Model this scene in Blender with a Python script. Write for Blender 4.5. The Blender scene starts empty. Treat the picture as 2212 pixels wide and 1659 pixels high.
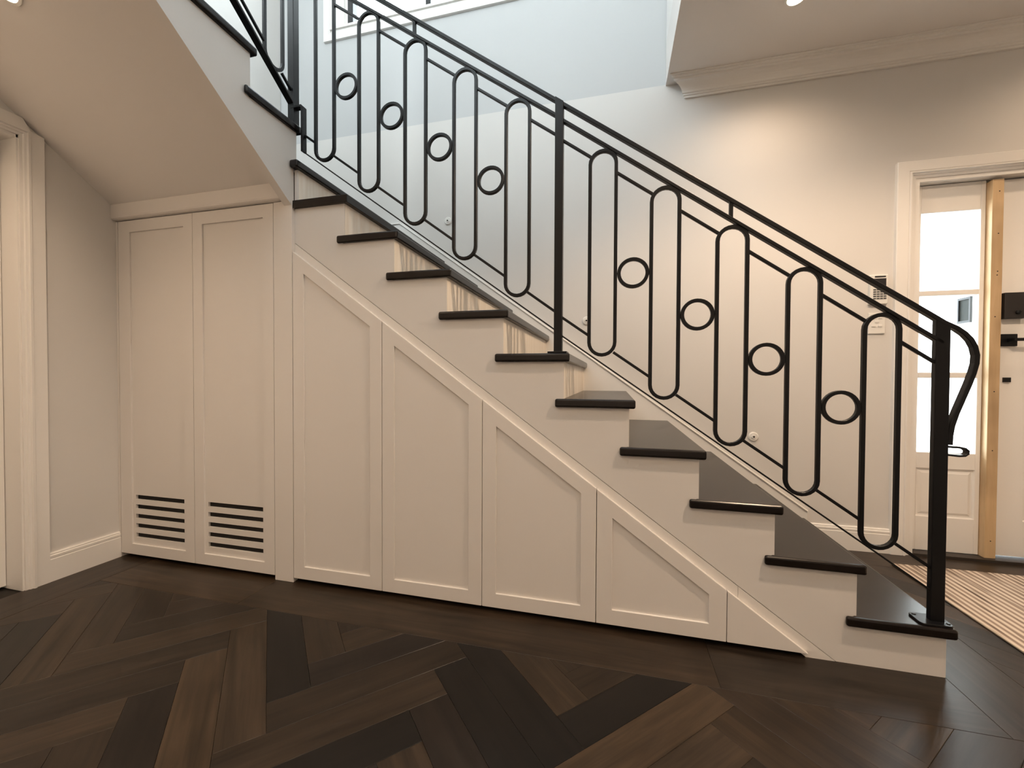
import bpy, bmesh, math, random
from mathutils import Vector, Matrix

# ------------------------------------------------------------------ camera, world, exposure
SC = bpy.context.scene
COL = SC.collection
SC.view_settings.view_transform = 'Standard'
SC.view_settings.look = 'None'
SC.view_settings.gamma = 1.0
SC.view_settings.use_curve_mapping = False
SC.view_settings.exposure = -0.09

YAW, PITCH, ROLL = -0.2457, -0.0162, 0.0044
CAM = Vector((-1.0236, -1.562, 0.9422))
fw = Vector((math.sin(YAW) * math.cos(PITCH), math.cos(YAW) * math.cos(PITCH), math.sin(PITCH)))
rt = Vector((math.cos(YAW), -math.sin(YAW), 0.0))
up = rt.cross(fw)
r2 = math.cos(ROLL) * rt + math.sin(ROLL) * up
u2 = -math.sin(ROLL) * rt + math.cos(ROLL) * up
cd = bpy.data.cameras.new('camera')
cam = bpy.data.objects.new('camera', cd)
COL.objects.link(cam)
M = Matrix((r2, u2, -fw)).transposed().to_4x4()
M.translation = CAM
cam.matrix_world = M
cd.sensor_fit = 'HORIZONTAL'
cd.sensor_width = 36.0
cd.lens = 876.67 / 2212 * 36.0
cd.clip_start = 0.01
SC.camera = cam

SKY = 13.0
wd = bpy.data.worlds.new('overcast_sky')
SC.world = wd
wd.use_nodes = True
bg = wd.node_tree.nodes['Background']
bg.inputs[0].default_value = (0.86, 0.945, 1.0, 1)
bg.inputs[1].default_value = SKY
SC.cycles.max_bounces = 6
SC.cycles.diffuse_bounces = 4
SC.cycles.glossy_bounces = 3
SC.cycles.use_adaptive_sampling = True
SC.cycles.adaptive_threshold = 0.09
SC.cycles.adaptive_min_samples = 16
SC.cycles.use_denoising = True
SC.cycles.transparent_max_bounces = 16
SC.cycles.sample_clamp_indirect = 6.0

WARM = (1.0, 0.725, 0.495)
LAMP_W = 115.0          # watts of each recessed downlight
PORTALS = []           # filled below: (location, rotation, sx, sy)

# ------------------------------------------------------------------ main dimensions (metres)
WD = 1.0575            # back wall
XL = -3.522            # left wall
G, RS, R1 = 0.242, 0.175, 0.1614   # going, rise, first rise
NOS, TT, EO = 0.0229, 0.0334, 0.0157
CEIL = 2.70
XS = -2.44             # outer face of upper flight
Y12 = 0.0133           # riser 12
YC = -0.0177           # cabinet fronts


def ztop(i):
    return R1 + (i - 1) * RS


# ------------------------------------------------------------------ materials
MATS = {}


def newmat(name):
    m = bpy.data.materials.new(name)
    m.use_nodes = True
    MATS[name] = m
    nt = m.node_tree
    return m, nt, nt.nodes['Principled BSDF']


def N(nt, typ, **kw):
    n = nt.nodes.new(typ)
    for k, v in kw.items():
        setattr(n, k, v)
    return n


def paint(name, col, rough=0.5, bump=0.02, scale=350.0, spec=0.35):
    m, nt, p = newmat(name)
    tc = N(nt, 'ShaderNodeTexCoord')
    n1 = N(nt, 'ShaderNodeTexNoise')
    n1.inputs['Scale'].default_value = scale
    n1.inputs['Detail'].default_value = 3
    nt.links.new(tc.outputs['Object'], n1.inputs['Vector'])
    n2 = N(nt, 'ShaderNodeTexNoise')
    n2.inputs['Scale'].default_value = 2.2
    nt.links.new(tc.outputs['Object'], n2.inputs['Vector'])
    mx = N(nt, 'ShaderNodeMix', data_type='RGBA')
    mx.inputs[6].default_value = (col[0] * 0.985, col[1] * 0.985, col[2] * 0.985, 1)
    mx.inputs[7].default_value = (min(1, col[0] * 1.015), min(1, col[1] * 1.015), min(1, col[2] * 1.015), 1)
    nt.links.new(n2.outputs['Fac'], mx.inputs[0])
    nt.links.new(mx.outputs[2], p.inputs['Base Color'])
    p.inputs['Roughness'].default_value = rough
    p.inputs['Specular IOR Level'].default_value = spec
    b = N(nt, 'ShaderNodeBump')
    b.inputs['Strength'].default_value = bump
    b.inputs['Distance'].default_value = 0.002
    nt.links.new(n1.outputs['Fac'], b.inputs['Height'])
    nt.links.new(b.outputs['Normal'], p.inputs['Normal'])
    return m


def wood(name, dark, light, scale=(1.5, 26, 26), rough=0.4, axis=0, objcol=False, spec=0.5, contrast=(0.3, 0.7), knots=True):
    m, nt, p = newmat(name)
    tc = N(nt, 'ShaderNodeTexCoord')
    mp = N(nt, 'ShaderNodeMapping')
    oi = N(nt, 'ShaderNodeObjectInfo')
    mul = N(nt, 'ShaderNodeVectorMath', operation='SCALE')
    mul.inputs[0].default_value = (37.0, 53.0, 11.0)
    nt.links.new(oi.outputs['Random'], mul.inputs['Scale'])
    add = N(nt, 'ShaderNodeVectorMath', operation='ADD')
    nt.links.new(tc.outputs['Object'], add.inputs[0])
    nt.links.new(mul.outputs[0], add.inputs[1])
    mp.inputs['Scale'].default_value = scale
    nt.links.new(add.outputs[0], mp.inputs['Vector'])
    n1 = N(nt, 'ShaderNodeTexNoise')
    n1.inputs['Scale'].default_value = 1.0
    n1.inputs['Detail'].default_value = 6
    n1.inputs['Roughness'].default_value = 0.62
    n1.inputs['Distortion'].default_value = 0.6
    nt.links.new(mp.outputs[0], n1.inputs['Vector'])
    cr = N(nt, 'ShaderNodeValToRGB')
    cr.color_ramp.elements[0].position = contrast[0]
    cr.color_ramp.elements[1].position = contrast[1]
    cr.color_ramp.elements[0].color = (*dark, 1)
    cr.color_ramp.elements[1].color = (*light, 1)
    nt.links.new(n1.outputs['Fac'], cr.inputs[0])
    out = cr.outputs[0]
    if knots:
        mp2 = N(nt, 'ShaderNodeMapping')
        mp2.inputs['Scale'].default_value = tuple(s * f for s, f in zip(scale, (2.2, 0.22, 0.22) if axis == 0 else ((0.22, 2.2, 0.22) if axis == 1 else (0.22, 0.22, 2.2))))
        nt.links.new(add.outputs[0], mp2.inputs['Vector'])
        n2 = N(nt, 'ShaderNodeTexNoise')
        n2.inputs['Scale'].default_value = 1.0
        n2.inputs['Detail'].default_value = 2
        nt.links.new(mp2.outputs[0], n2.inputs['Vector'])
        c2 = N(nt, 'ShaderNodeValToRGB')
        c2.color_ramp.elements[0].position = 0.28
        c2.color_ramp.elements[1].position = 0.6
        c2.color_ramp.elements[0].color = (0.62, 0.60, 0.58, 1)
        c2.color_ramp.elements[1].color = (1, 1, 1, 1)
        nt.links.new(n2.outputs['Fac'], c2.inputs[0])
        mk = N(nt, 'ShaderNodeMix', data_type='RGBA', blend_type='MULTIPLY')
        mk.inputs[0].default_value = 1.0
        nt.links.new(out, mk.inputs[6])
        nt.links.new(c2.outputs[0], mk.inputs[7])
        out = mk.outputs[2]
    if objcol:
        mm = N(nt, 'ShaderNodeMix', data_type='RGBA', blend_type='MULTIPLY')
        mm.inputs[0].default_value = 1.0
        nt.links.new(out, mm.inputs[6])
        nt.links.new(oi.outputs['Color'], mm.inputs[7])
        out = mm.outputs[2]
    nt.links.new(out, p.inputs['Base Color'])
    p.inputs['Roughness'].default_value = rough
    p.inputs['Specular IOR Level'].default_value = spec
    b = N(nt, 'ShaderNodeBump')
    b.inputs['Strength'].default_value = 0.12
    b.inputs['Distance'].default_value = 0.001
    nt.links.new(n1.outputs['Fac'], b.inputs['Height'])
    nt.links.new(b.outputs['Normal'], p.inputs['Normal'])
    return m


def plain(name, col, rough=0.4, metal=0.0, spec=0.5):
    m, nt, p = newmat(name)
    tc = N(nt, 'ShaderNodeTexCoord')
    n1 = N(nt, 'ShaderNodeTexNoise')
    n1.inputs['Scale'].default_value = 60
    nt.links.new(tc.outputs['Object'], n1.inputs['Vector'])
    mr = N(nt, 'ShaderNodeMapRange')
    mr.inputs['To Min'].default_value = rough * 0.88
    mr.inputs['To Max'].default_value = min(1, rough * 1.12)
    nt.links.new(n1.outputs['Fac'], mr.inputs['Value'])
    nt.links.new(mr.outputs[0], p.inputs['Roughness'])
    p.inputs['Base Color'].default_value = (*col, 1)
    p.inputs['Metallic'].default_value = metal
    p.inputs['Specular IOR Level'].default_value = spec
    return m


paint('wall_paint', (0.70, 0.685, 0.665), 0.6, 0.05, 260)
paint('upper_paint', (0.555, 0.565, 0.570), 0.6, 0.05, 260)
paint('ceiling_paint', (0.82, 0.79, 0.765), 0.75, 0.08, 220)
paint('trim_paint', (0.84, 0.822, 0.795), 0.35, 0.01)
paint('cabinet_paint', (0.765, 0.737, 0.71), 0.38, 0.015, 500)
paint('stringer_paint', (0.725, 0.705, 0.685), 0.55, 0.04, 300)
wood('floor_wood', (0.50, 0.48, 0.46), (1.5, 1.42, 1.32), (2.0, 34, 34), 0.33, 0, True, 0.30)
plain('floor_base', (0.012, 0.009, 0.007), 0.7)
wood('tread_wood', (0.0050, 0.0034, 0.0030), (0.0125, 0.0085, 0.0068), (28, 2.0, 28), 0.25, 1, False, 0.42)
wood('riser_wood', (0.83, 0.75, 0.65), (0.93, 0.88, 0.80), (30, 36, 1.6), 0.5, 2, False, 0.3, (0.35, 0.65), False)
wood('pine_wood', (0.56, 0.39, 0.21), (0.70, 0.51, 0.31), (26, 26, 1.6), 0.55, 2)
plain('black_metal', (0.0055, 0.0058, 0.0068), 0.36, 0.0, 0.28)
plain('black_plastic', (0.018, 0.015, 0.014), 0.45)
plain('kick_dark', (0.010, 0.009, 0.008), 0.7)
plain('white_plastic', (0.80, 0.79, 0.76), 0.35)
plain('key_grey', (0.10, 0.10, 0.10), 0.5)
plain('screen_dark', (0.03, 0.028, 0.03), 0.2)
plain('window_black', (0.016, 0.017, 0.019), 0.4)
plain('hole_dark', (0.015, 0.013, 0.012), 0.9)
plain('lantern_glass', (0.010, 0.012, 0.0105), 0.5, 0.0, 0.1)
plain('sill_dark', (0.035, 0.027, 0.021), 0.5)

m, nt, p = newmat('glass')
nt.nodes.remove(p)
o_ = nt.nodes['Material Output']
tr = N(nt, 'ShaderNodeBsdfTransparent')
tr.inputs[0].default_value = (0.97, 0.985, 0.98, 1)
gl = N(nt, 'ShaderNodeBsdfGlossy')
gl.inputs['Roughness'].default_value = 0.02
lw = N(nt, 'ShaderNodeLayerWeight')
lw.inputs[0].default_value = 0.5
pw = N(nt, 'ShaderNodeMath', operation='POWER')
pw.inputs[1].default_value = 4.0
nt.links.new(lw.outputs['Facing'], pw.inputs[0])
fr = N(nt, 'ShaderNodeMath', operation='MULTIPLY_ADD')
fr.inputs[1].default_value = 0.5
fr.inputs[2].default_value = 0.03
nt.links.new(pw.outputs[0], fr.inputs[0])
ms = N(nt, 'ShaderNodeMixShader')
nt.links.new(fr.outputs[0], ms.inputs[0])
nt.links.new(tr.outputs[0], ms.inputs[1])
nt.links.new(gl.outputs[0], ms.inputs[2])
nt.links.new(ms.outputs[0], o_.inputs[0])

m, nt, p = newmat('lamp_lens')
p.inputs['Base Color'].default_value = (0.9, 0.85, 0.75, 1)
p.inputs['Emission Color'].default_value = (1.0, 0.80, 0.55, 1)
p.inputs['Emission Strength'].default_value = 45.0

# striped woven rug: bands along its length
m, nt, p = newmat('rug_weave')
tc = N(nt, 'ShaderNodeTexCoord')
sep = N(nt, 'ShaderNodeSeparateXYZ')
nt.links.new(tc.outputs['Object'], sep.inputs[0])
mp = N(nt, 'ShaderNodeMapping')
mp.inputs['Scale'].default_value = (60, 3.0, 1)
nt.links.new(tc.outputs['Object'], mp.inputs['Vector'])
nz = N(nt, 'ShaderNodeTexNoise')
nz.inputs['Scale'].default_value = 1.0
nz.inputs['Detail'].default_value = 3
nt.links.new(mp.outputs[0], nz.inputs['Vector'])
wv = N(nt, 'ShaderNodeMath', operation='MULTIPLY')
wv.inputs[1].default_value = 2 * math.pi / 0.0275
nt.links.new(sep.outputs[0], wv.inputs[0])
sn = N(nt, 'ShaderNodeMath', operation='SINE')
nt.links.new(wv.outputs[0], sn.inputs[0])
c1 = N(nt, 'ShaderNodeValToRGB')
c1.color_ramp.elements[0].position = 0.30
c1.color_ramp.elements[1].position = 0.62
c1.color_ramp.elements[0].color = (0.26, 0.19, 0.145, 1)
c1.color_ramp.elements[1].color = (0.58, 0.485, 0.385, 1)
ma = N(nt, 'ShaderNodeMath', operation='MULTIPLY_ADD')
ma.inputs[1].default_value = 0.5
ma.inputs[2].default_value = 0.5
nt.links.new(sn.outputs[0], ma.inputs[0])
nt.links.new(ma.outputs[0], c1.inputs[0])
c2 = N(nt, 'ShaderNodeValToRGB')
c2.color_ramp.elements[0].position = 0.34
c2.color_ramp.elements[1].position = 0.46
c2.color_ramp.elements[0].color = (0.22, 0.17, 0.14, 1)
c2.color_ramp.elements[1].color = (1, 1, 1, 1)
nt.links.new(nz.outputs['Fac'], c2.inputs[0])
mm = N(nt, 'ShaderNodeMix', data_type='RGBA', blend_type='MULTIPLY')
mm.inputs[0].default_value = 0.85
nt.links.new(c1.outputs[0], mm.inputs[6])
nt.links.new(c2.outputs[0], mm.inputs[7])
nt.links.new(mm.outputs[2], p.inputs['Base Color'])
p.inputs['Roughness'].default_value = 0.9


# ------------------------------------------------------------------ mesh helpers
class MB:
    def __init__(self):
        self.v, self.f = [], []

    def box(self, x0, x1, y0, y1, z0, z1):
        b = len(self.v)
        self.v += [(x0, y0, z0), (x1, y0, z0), (x1, y1, z0), (x0, y1, z0), (x0, y0, z1), (x1, y0, z1), (x1, y1, z1), (x0, y1, z1)]
        self.f += [tuple(b + i for i in q) for q in ((0, 3, 2, 1), (4, 5, 6, 7), (0, 1, 5, 4), (1, 2, 6, 5), (2, 3, 7, 6), (3, 0, 4, 7))]
        return self

    def prism(self, poly, axis, a0, a1):
        b, n = len(self.v), len(poly)
        for a in (a0, a1):
            for (p, q) in poly:
                self.v.append({'y': (p, a, q), 'x': (a, p, q), 'z': (p, q, a)}[axis])
        self.f.append(tuple(b + i for i in range(n)))
        self.f.append(tuple(b + n + i for i in reversed(range(n))))
        for i in range(n):
            j = (i + 1) % n
            self.f.append((b + i, b + n + i, b + n + j, b + j))
        return self

    def loft(self, ringA, ringB):
        b, n = len(self.v), len(ringA)
        self.v += list(ringA) + list(ringB)
        self.f.append(tuple(b + i for i in range(n)))
        self.f.append(tuple(b + n + i for i in reversed(range(n))))
        for i in range(n):
            j = (i + 1) % n
            self.f.append((b + i, b + n + i, b + n + j, b + j))
        return self

    def sweep(self, path, nrm, a, bb, closed=False, ch=0.0015):
        """flat bar: half size a in the plane of the path, bb along nrm; small chamfers"""
        nrm = Vector(nrm).normalized()
        P = [Vector(p) for p in path]
        n = len(P)
        prof = [(-a + ch, -bb), (a - ch, -bb), (a, -bb + ch), (a, bb - ch), (a - ch, bb), (-a + ch, bb), (-a, bb - ch), (-a, -bb + ch)]
        k = len(prof)
        base = len(self.v)
        for i in range(n):
            if closed:
                d0, d1 = P[i] - P[i - 1], P[(i + 1) % n] - P[i]
            else:
                d0 = P[i] - P[max(i - 1, 0)]
                d1 = P[min(i + 1, n - 1)] - P[i]
                if d0.length < 1e-9: d0 = d1
                if d1.length < 1e-9: d1 = d0
            d0.normalize(); d1.normalize()
            t = (d0 + d1).normalized()
            s = nrm.cross(t).normalized()
            c = max(0.5, t.dot(d1))
            for (q, w) in prof:
                self.v.append(tuple(P[i] + s * (q / c) + nrm * w))
        m_ = n if closed else n - 1
        for i in range(m_):
            j = (i + 1) % n
            for e in range(k):
                g = (e + 1) % k
                self.f.append((base + i * k + e, base + i * k + g, base + j * k + g, base + j * k + e))
        if not closed:
            self.f.append(tuple(base + e for e in reversed(range(k))))
            self.f.append(tuple(base + (n - 1) * k + e for e in range(k)))
        return self

    def lathe(self, prof, c, axis=(0, 0, 1), seg=32, cap=True):
        """prof: list of (radius, height) about axis through c"""
        ax = Vector(axis).normalized()
        e1 = ax.orthogonal().normalized()
        e2 = ax.cross(e1)
        base = len(self.v)
        c = Vector(c)
        for (r, h) in prof:
            for s in range(seg):
                th = 2 * math.pi * s / seg
                self.v.append(tuple(c + ax * h + e1 * (r * math.cos(th)) + e2 * (r * math.sin(th))))
        for i in range(len(prof) - 1):
            for s in range(seg):
                t = (s + 1) % seg
                self.f.append((base + i * seg + s, base + i * seg + t, base + (i + 1) * seg + t, base + (i + 1) * seg + s))
        if cap:
            self.f.append(tuple(base + s for s in reversed(range(seg))))
            self.f.append(tuple(base + (len(prof) - 1) * seg + s for s in range(seg)))
        return self

    def mesh(self, name, bevel=0.0, seg=2, ang=30):
        me = bpy.data.meshes.new(name)
        bm = bmesh.new()
        vs = [bm.verts.new(p) for p in self.v]
        for f in self.f:
            try:
                bm.faces.new([vs[i] for i in f])
            except ValueError:
                pass
        bmesh.ops.recalc_face_normals(bm, faces=bm.faces)
        if bevel > 0:
            es = [e for e in bm.edges if len(e.link_faces) == 2 and e.calc_face_angle(0) > math.radians(ang)]
            bmesh.ops.bevel(bm, geom=es, offset=bevel, segments=seg, profile=0.5, affect='EDGES', clamp_overlap=True)
        bm.to_mesh(me)
        bm.free()
        return me


def obj(name, mb, mat, parent=None, bevel=0.0, seg=2, smooth=False, label=None, **kw):
    me = mb.mesh(name, bevel, seg) if isinstance(mb, MB) else mb
    if mat and len(me.materials) == 0:
        me.materials.append(MATS[mat])
    if smooth:
        for p_ in me.polygons:
            p_.use_smooth = True
    o = bpy.data.objects.new(name, me)
    COL.objects.link(o)
    if parent is not None:
        o.parent = parent
    if label:
        o['label'] = label
    for k, v in kw.items():
        o[k] = v
    return o


def struct(name, mb, mat, label, **kw):
    return obj(name, mb, mat, None, label=label, kind='structure', **kw)


def thing(name, label, cat, group=None, loc=(0, 0, 0)):
    o = bpy.data.objects.new(name, None)
    COL.objects.link(o)
    o.empty_display_size = 0.1
    o['label'] = label
    o['category'] = cat
    if group:
        o['group'] = group
    return o


def group_struct(name, label):
    o = bpy.data.objects.new(name, None)
    COL.objects.link(o)
    o['label'] = label
    o['kind'] = 'structure'
    return o


# ------------------------------------------------------------------ room shell
XR, YF, ZU = 2.2, -3.2, 5.4
YV = -1.46             # camera-side end of the stair void
DX0, DX1, DZ = 0.5138, 1.80, 2.0015        # entry opening in back wall
wb = MB()
wb.box(XL - 0.14, DX0, WD, WD + 0.14, -0.02, 2.706)
wb.box(DX1, XR + 0.12, WD, WD + 0.14, -0.02, 2.706)
wb.box(DX0, DX1, WD, WD + 0.14, DZ, 2.706)
struct('wall_back', wb, 'wall_paint', 'off-white painted wall behind the stairs and around the entry door')
WX0, WX1, WZ0, WZ1 = -3.05, -1.65, 3.488, 4.75
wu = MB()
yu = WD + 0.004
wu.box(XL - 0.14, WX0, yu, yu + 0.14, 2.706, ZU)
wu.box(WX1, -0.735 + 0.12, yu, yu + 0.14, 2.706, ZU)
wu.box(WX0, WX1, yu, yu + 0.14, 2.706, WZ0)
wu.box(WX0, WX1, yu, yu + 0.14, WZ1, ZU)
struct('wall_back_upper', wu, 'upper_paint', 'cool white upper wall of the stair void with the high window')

# left wall with doorway and an added unseen daylight window over the upper flight
LY0, LY1, LZ = -1.25, -0.371, 1.975
VY0, VY1, VZ0, VZ1 = -1.42, -0.35, 3.7, 4.9
wl = MB()
wl.box(XL - 0.14, XL, LY1, WD, -0.02, VZ0)
wl.box(XL - 0.14, XL, YF, LY0, -0.02, VZ0)
wl.box(XL - 0.14, XL, LY0, LY1, LZ, VZ0)
wl.box(XL - 0.14, XL, YF, VY0, VZ0, ZU)
wl.box(XL - 0.14, XL, VY1, WD, VZ0, ZU)
wl.box(XL - 0.14, XL, VY0, VY1, VZ1, ZU)
struct('wall_left', wl, 'wall_paint', 'off-white painted side wall with the doorway at the far left')
struct('wall_right', MB().box(XR, XR + 0.12, YF, WD, -0.02, CEIL), 'wall_paint', 'off-white painted wall on the entry side')
FX0, FX1, FZ0, FZ1 = -3.3, -1.6, 3.15, 4.95  # opening for an unseen window added to brighten the stair wall
wf = MB()
wf.box(XL - 0.14, XR + 0.12, YF - 0.12, YF, -0.02, FZ0)
wf.box(XL - 0.14, FX0, YF - 0.12, YF, FZ0, ZU)
wf.box(FX1, XR + 0.12, YF - 0.12, YF, FZ0, ZU)
wf.box(FX0, FX1, YF - 0.12, YF, FZ1, ZU)
struct('wall_front', wf, 'wall_paint', 'off-white painted wall of the hall opposite the stairs')
ce = MB()
ce.box(-0.735, XR + 0.12, YF, WD, CEIL, 2.95)
ce.box(XL, -0.735, YF, YV, CEIL, 2.95)
struct('ceiling', ce, 'ceiling_paint', 'flat off-white hall ceiling with recessed downlights')
struct('wall_void_right', MB().box(-0.735, -0.615, YF, WD, 2.95, ZU), 'trim_paint', 'white upper wall rising from the ceiling edge beside the stair void')
struct('ceiling_upper', MB().box(XL - 0.14, -0.6, YF, WD + 0.15, ZU, ZU + 0.1), 'ceiling_paint', 'ceiling high above the stair void')

# ------------------------------------------------------------------ floor: dark herringbone boards with a border
floor = struct('floor', MB().box(XL - 0.14, XR + 0.12, YF - 0.12, WD + 0.3, -0.05, -0.006), 'floor_base', 'dark brown timber floor laid in herringbone with a border')
rnd = random.Random(11)
BW, BN = 0.11575, 5
S0, T0 = -1.839, -0.972
TONES = [(0.020, 0.0145, 0.0110), (0.030, 0.0215, 0.0150), (0.042, 0.030, 0.0200), (0.013, 0.0105, 0.0092), (0.036, 0.025, 0.0165), (0.026, 0.0185, 0.0135)]


def clip(poly, x0, x1, y0, y1):
    for ax, lim, sgn in ((0, x0, 1), (0, x1, -1), (1, y0, 1), (1, y1, -1)):
        out = []
        for i in range(len(poly)):
            a, b = poly[i], poly[(i + 1) % len(poly)]
            da, db = (a[ax] - lim) * sgn, (b[ax] - lim) * sgn
            if da >= 0:
                out.append(a)
            if (da >= 0) != (db >= 0):
                t = da / (da - db)
                out.append((a[0] + (b[0] - a[0]) * t, a[1] + (b[1] - a[1]) * t))
        poly = out
        if len(poly) < 3:
            return []
    return poly


def area(poly):
    return 0.5 * sum(poly[i][0] * poly[(i + 1) % len(poly)][1] - poly[(i + 1) % len(poly)][0] * poly[i][1] for i in range(len(poly)))


def inset(poly, d):
    n = len(poly)
    out = []
    for i in range(n):
        p0, p1, p2 = Vector(poly[i - 1]), Vector(poly[i]), Vector(poly[(i + 1) % n])
        a = (p1 - p0).normalized(); b = (p2 - p1).normalized()
        na, nb = Vector((-a.y, a.x)), Vector((-b.y, b.x))
        k = 1 + na.dot(nb)
        out.append(tuple(p1 + (na + nb) * (d / max(k, 0.25))))
    return out


def board_mesh(poly):
    if area(poly) < 0:
        poly = poly[::-1]
    q = []
    for p_ in poly:
        if not q or (Vector(p_) - Vector(q[-1])).length > 0.002:
            q.append(p_)
    if len(q) > 2 and (Vector(q[0]) - Vector(q[-1])).length < 0.002:
        q.pop()
    if len(q) < 3:
        return None
    o_, i_ = inset(q, 0.0003), inset(q, 0.0011)
    mb = MB()
    n = len(q)
    for ring, z in ((o_, -0.0058), (o_, -0.0007), (i_, 0.0)):
        for p_ in ring:
            mb.v.append((p_[0], p_[1], z))
    mb.f.append(tuple(reversed(range(n))))
    for k in range(2):
        for i in range(n):
            j = (i + 1) % n
            mb.f.append((k * n + i, k * n + j, (k + 1) * n + j, (k + 1) * n + i))
    mb.f.append(tuple(2 * n + i for i in range(n)))
    return mb.mesh('floor_board')


R45 = math.sqrt(0.5)
full = board_mesh([(-BN * BW / 2, -BW / 2), (BN * BW / 2, -BW / 2), (BN * BW / 2, BW / 2), (-BN * BW / 2, BW / 2)])


def st2xy(s, t):
    return ((s + t) * R45, (s - t) * R45)


def add_board(poly_w, centre, ang, tone, is_full):
    ca, sa = math.cos(ang), math.sin(ang)
    if is_full:
        me = full
    else:
        loc = [((p[0] - centre[0]) * ca + (p[1] - centre[1]) * sa, -(p[0] - centre[0]) * sa + (p[1] - centre[1]) * ca) for p in poly_w]
        me = board_mesh(loc)
        if me is None:
            return
    o = obj('floor_board', me, 'floor_wood', floor)
    o.location = (centre[0], centre[1], 0)
    o.rotation_euler = (0, 0, ang)
    o.color = (*tone, 1)


OVER = {}   # (kind, col, row) -> tone, for the boards that stand out
D_ = (0.0062, 0.0054, 0.0052)
B_ = (0.048, 0.034, 0.022)
K_ = (0.021, 0.0155, 0.0115)
M_ = (0.026, 0.0190, 0.0138)
L_ = (0.038, 0.0275, 0.0190)
P_ = (0.0130, 0.0102, 0.0092)
OVER.update({('A', 0, -1): D_, ('A', 1, -1): M_, ('B', -2, 0): L_, ('B', -1, 0): P_, ('B', 0, 0): K_, ('B', 1, 0): M_, ('B', 2, 0): D_, ('B', 3, 0): P_,
             ('A', -1, -1): L_, ('A', -2, -1): B_, ('A', -3, -1): P_, ('B', -2, -1): L_, ('B', -3, -1): K_, ('B', -4, -1): M_, ('B', -5, -1): L_,
             ('A', 4, 0): D_, ('A', 5, 0): D_, ('A', 6, 0): L_, ('A', 3, 0): P_, ('A', 2, 0): L_, ('B', 4, 1): D_, ('B', 3, 1): M_, ('B', 2, 1): D_,
             ('B', 5, 1): B_, ('B', 6, 1): L_, ('A', 7, 0): M_, ('A', 10, 0): M_, ('A', 9, 0): P_, ('A', -4, -1): M_, ('A', -5, -1): P_, ('A', -6, -1): K_, ('B', -6, -1): K_})


def tone_for(kind, c, r):
    if (kind, c, r) in OVER:
        return OVER[(kind, c, r)]
    t = rnd.choice(TONES)
    k = rnd.uniform(0.85, 1.15)
    return tuple(x * k for x in t)


BORD = -0.225
nb = 0
LIM1 = (-3.31, XR, -1.75, BORD)
LIM2 = (0.20, XR, BORD, 0.86)
for i in range(-40, 40):
    for m_ in range(-8, 9):
        for kind in ('A', 'B'):
            if kind == 'B':          # runs along s, row j=i
                j = i
                s0 = S0 + (-j + 10 * m_) * BW
                t0 = T0 + j * BW
                s1, t1 = s0 + BN * BW, t0 + BW
                ang = math.atan2(1, 1)
            else:                    # runs along t, column i
                j0 = 5 - i + 10 * m_
                s0 = S0 + i * BW
                t0 = T0 + j0 * BW
                s1, t1 = s0 + BW, t0 + BN * BW
                ang = -math.pi / 4
            cen = st2xy((s0 + s1) / 2, (t0 + t1) / 2)
            if not (-4.2 < cen[0] < 2.9 and -2.3 < cen[1] < 1.5):
                continue
            poly = [st2xy(s0, t0), st2xy(s1, t0), st2xy(s1, t1), st2xy(s0, t1)]
            if area(poly) < 0:
                poly = poly[::-1]
            A0 = abs(area(poly))
            tone = tone_for(kind, i, m_)
            for lim in (LIM1, LIM2):
                q = clip(poly, *lim)
                if len(q) < 3 or abs(area(q)) < 0.0009:
                    continue
                add_board(q, cen, ang, tone, abs(area(q)) > 0.9995 * A0)
                nb += 1
# border boards
BORDERS = [((-3.31, -2.53, BORD, 0.06), 0, (0.046, 0.032, 0.021)), ((-2.53, -0.70, BORD, 0.06), 0, (0.034, 0.024, 0.0165)),
           ((-0.70, 0.0, BORD, 0.02), 0, (0.024, 0.0185, 0.0145)), ((0.0, 0.20, BORD, WD), 1, (0.028, 0.022, 0.018)),
           ((-3.522, -3.31, -1.75, 0.06), 1, (0.036, 0.026, 0.0185)), ((0.20, XR, 0.86, WD), 0, (0.036, 0.026, 0.018))]
for (x0, x1, y0, y1), ori, tone in BORDERS:
    add_board([(x0, y0), (x1, y0), (x1, y1), (x0, y1)], ((x0 + x1) / 2, (y0 + y1) / 2), ori * math.pi / 2, tone, False)
# hall floor behind the camera, beyond what the photo shows
o = obj('hall_boards', MB().box(XL, XR, YF, -1.75, -0.0058, 0), 'floor_wood', floor)
o.color = (0.028, 0.020, 0.0145, 1)

# ------------------------------------------------------------------ staircase
stair = thing('staircase', 'white closed-string staircase with dark stained treads and pale timber risers', 'staircase')


def tread(i):
    xn, xb = -(i - 1) * G + NOS, -i * G
    ret = xb - 0.0325 if i < 10 else -2.437
    poly = [(xn, -EO), (xn, WD - 0.018), (xb - 0.012, WD - 0.018), (xb - 0.012, 0.0005), (ret, 0.0005), (ret, -EO)]
    if i == 10:
        poly = [(xn, -EO), (xn, WD - 0.018), (xb - 0.012, WD - 0.018), (xb - 0.012, 0.0005), (ret, 0.0005), (ret, -EO)]
    obj('tread', MB().prism(poly, 'z', ztop(i) - TT, ztop(i)), 'tread_wood', stair, bevel=0.0085, seg=3)


for i in range(1, 11):
    tread(i)
    obj('riser', MB().box(-(i - 1) * G - 0.018, -(i - 1) * G + 0.0008, 0.0035, WD - 0.018, ztop(i - 1) if i > 1 else 0.0, ztop(i) - TT), 'riser_wood' if i > 1 else 'stringer_paint', stair)
obj('riser', MB().box(-10 * G - 0.018, -10 * G + 0.0008, 0.0035, WD - 0.018, ztop(10), ztop(11) - TT), 'riser_wood', stair)
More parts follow.
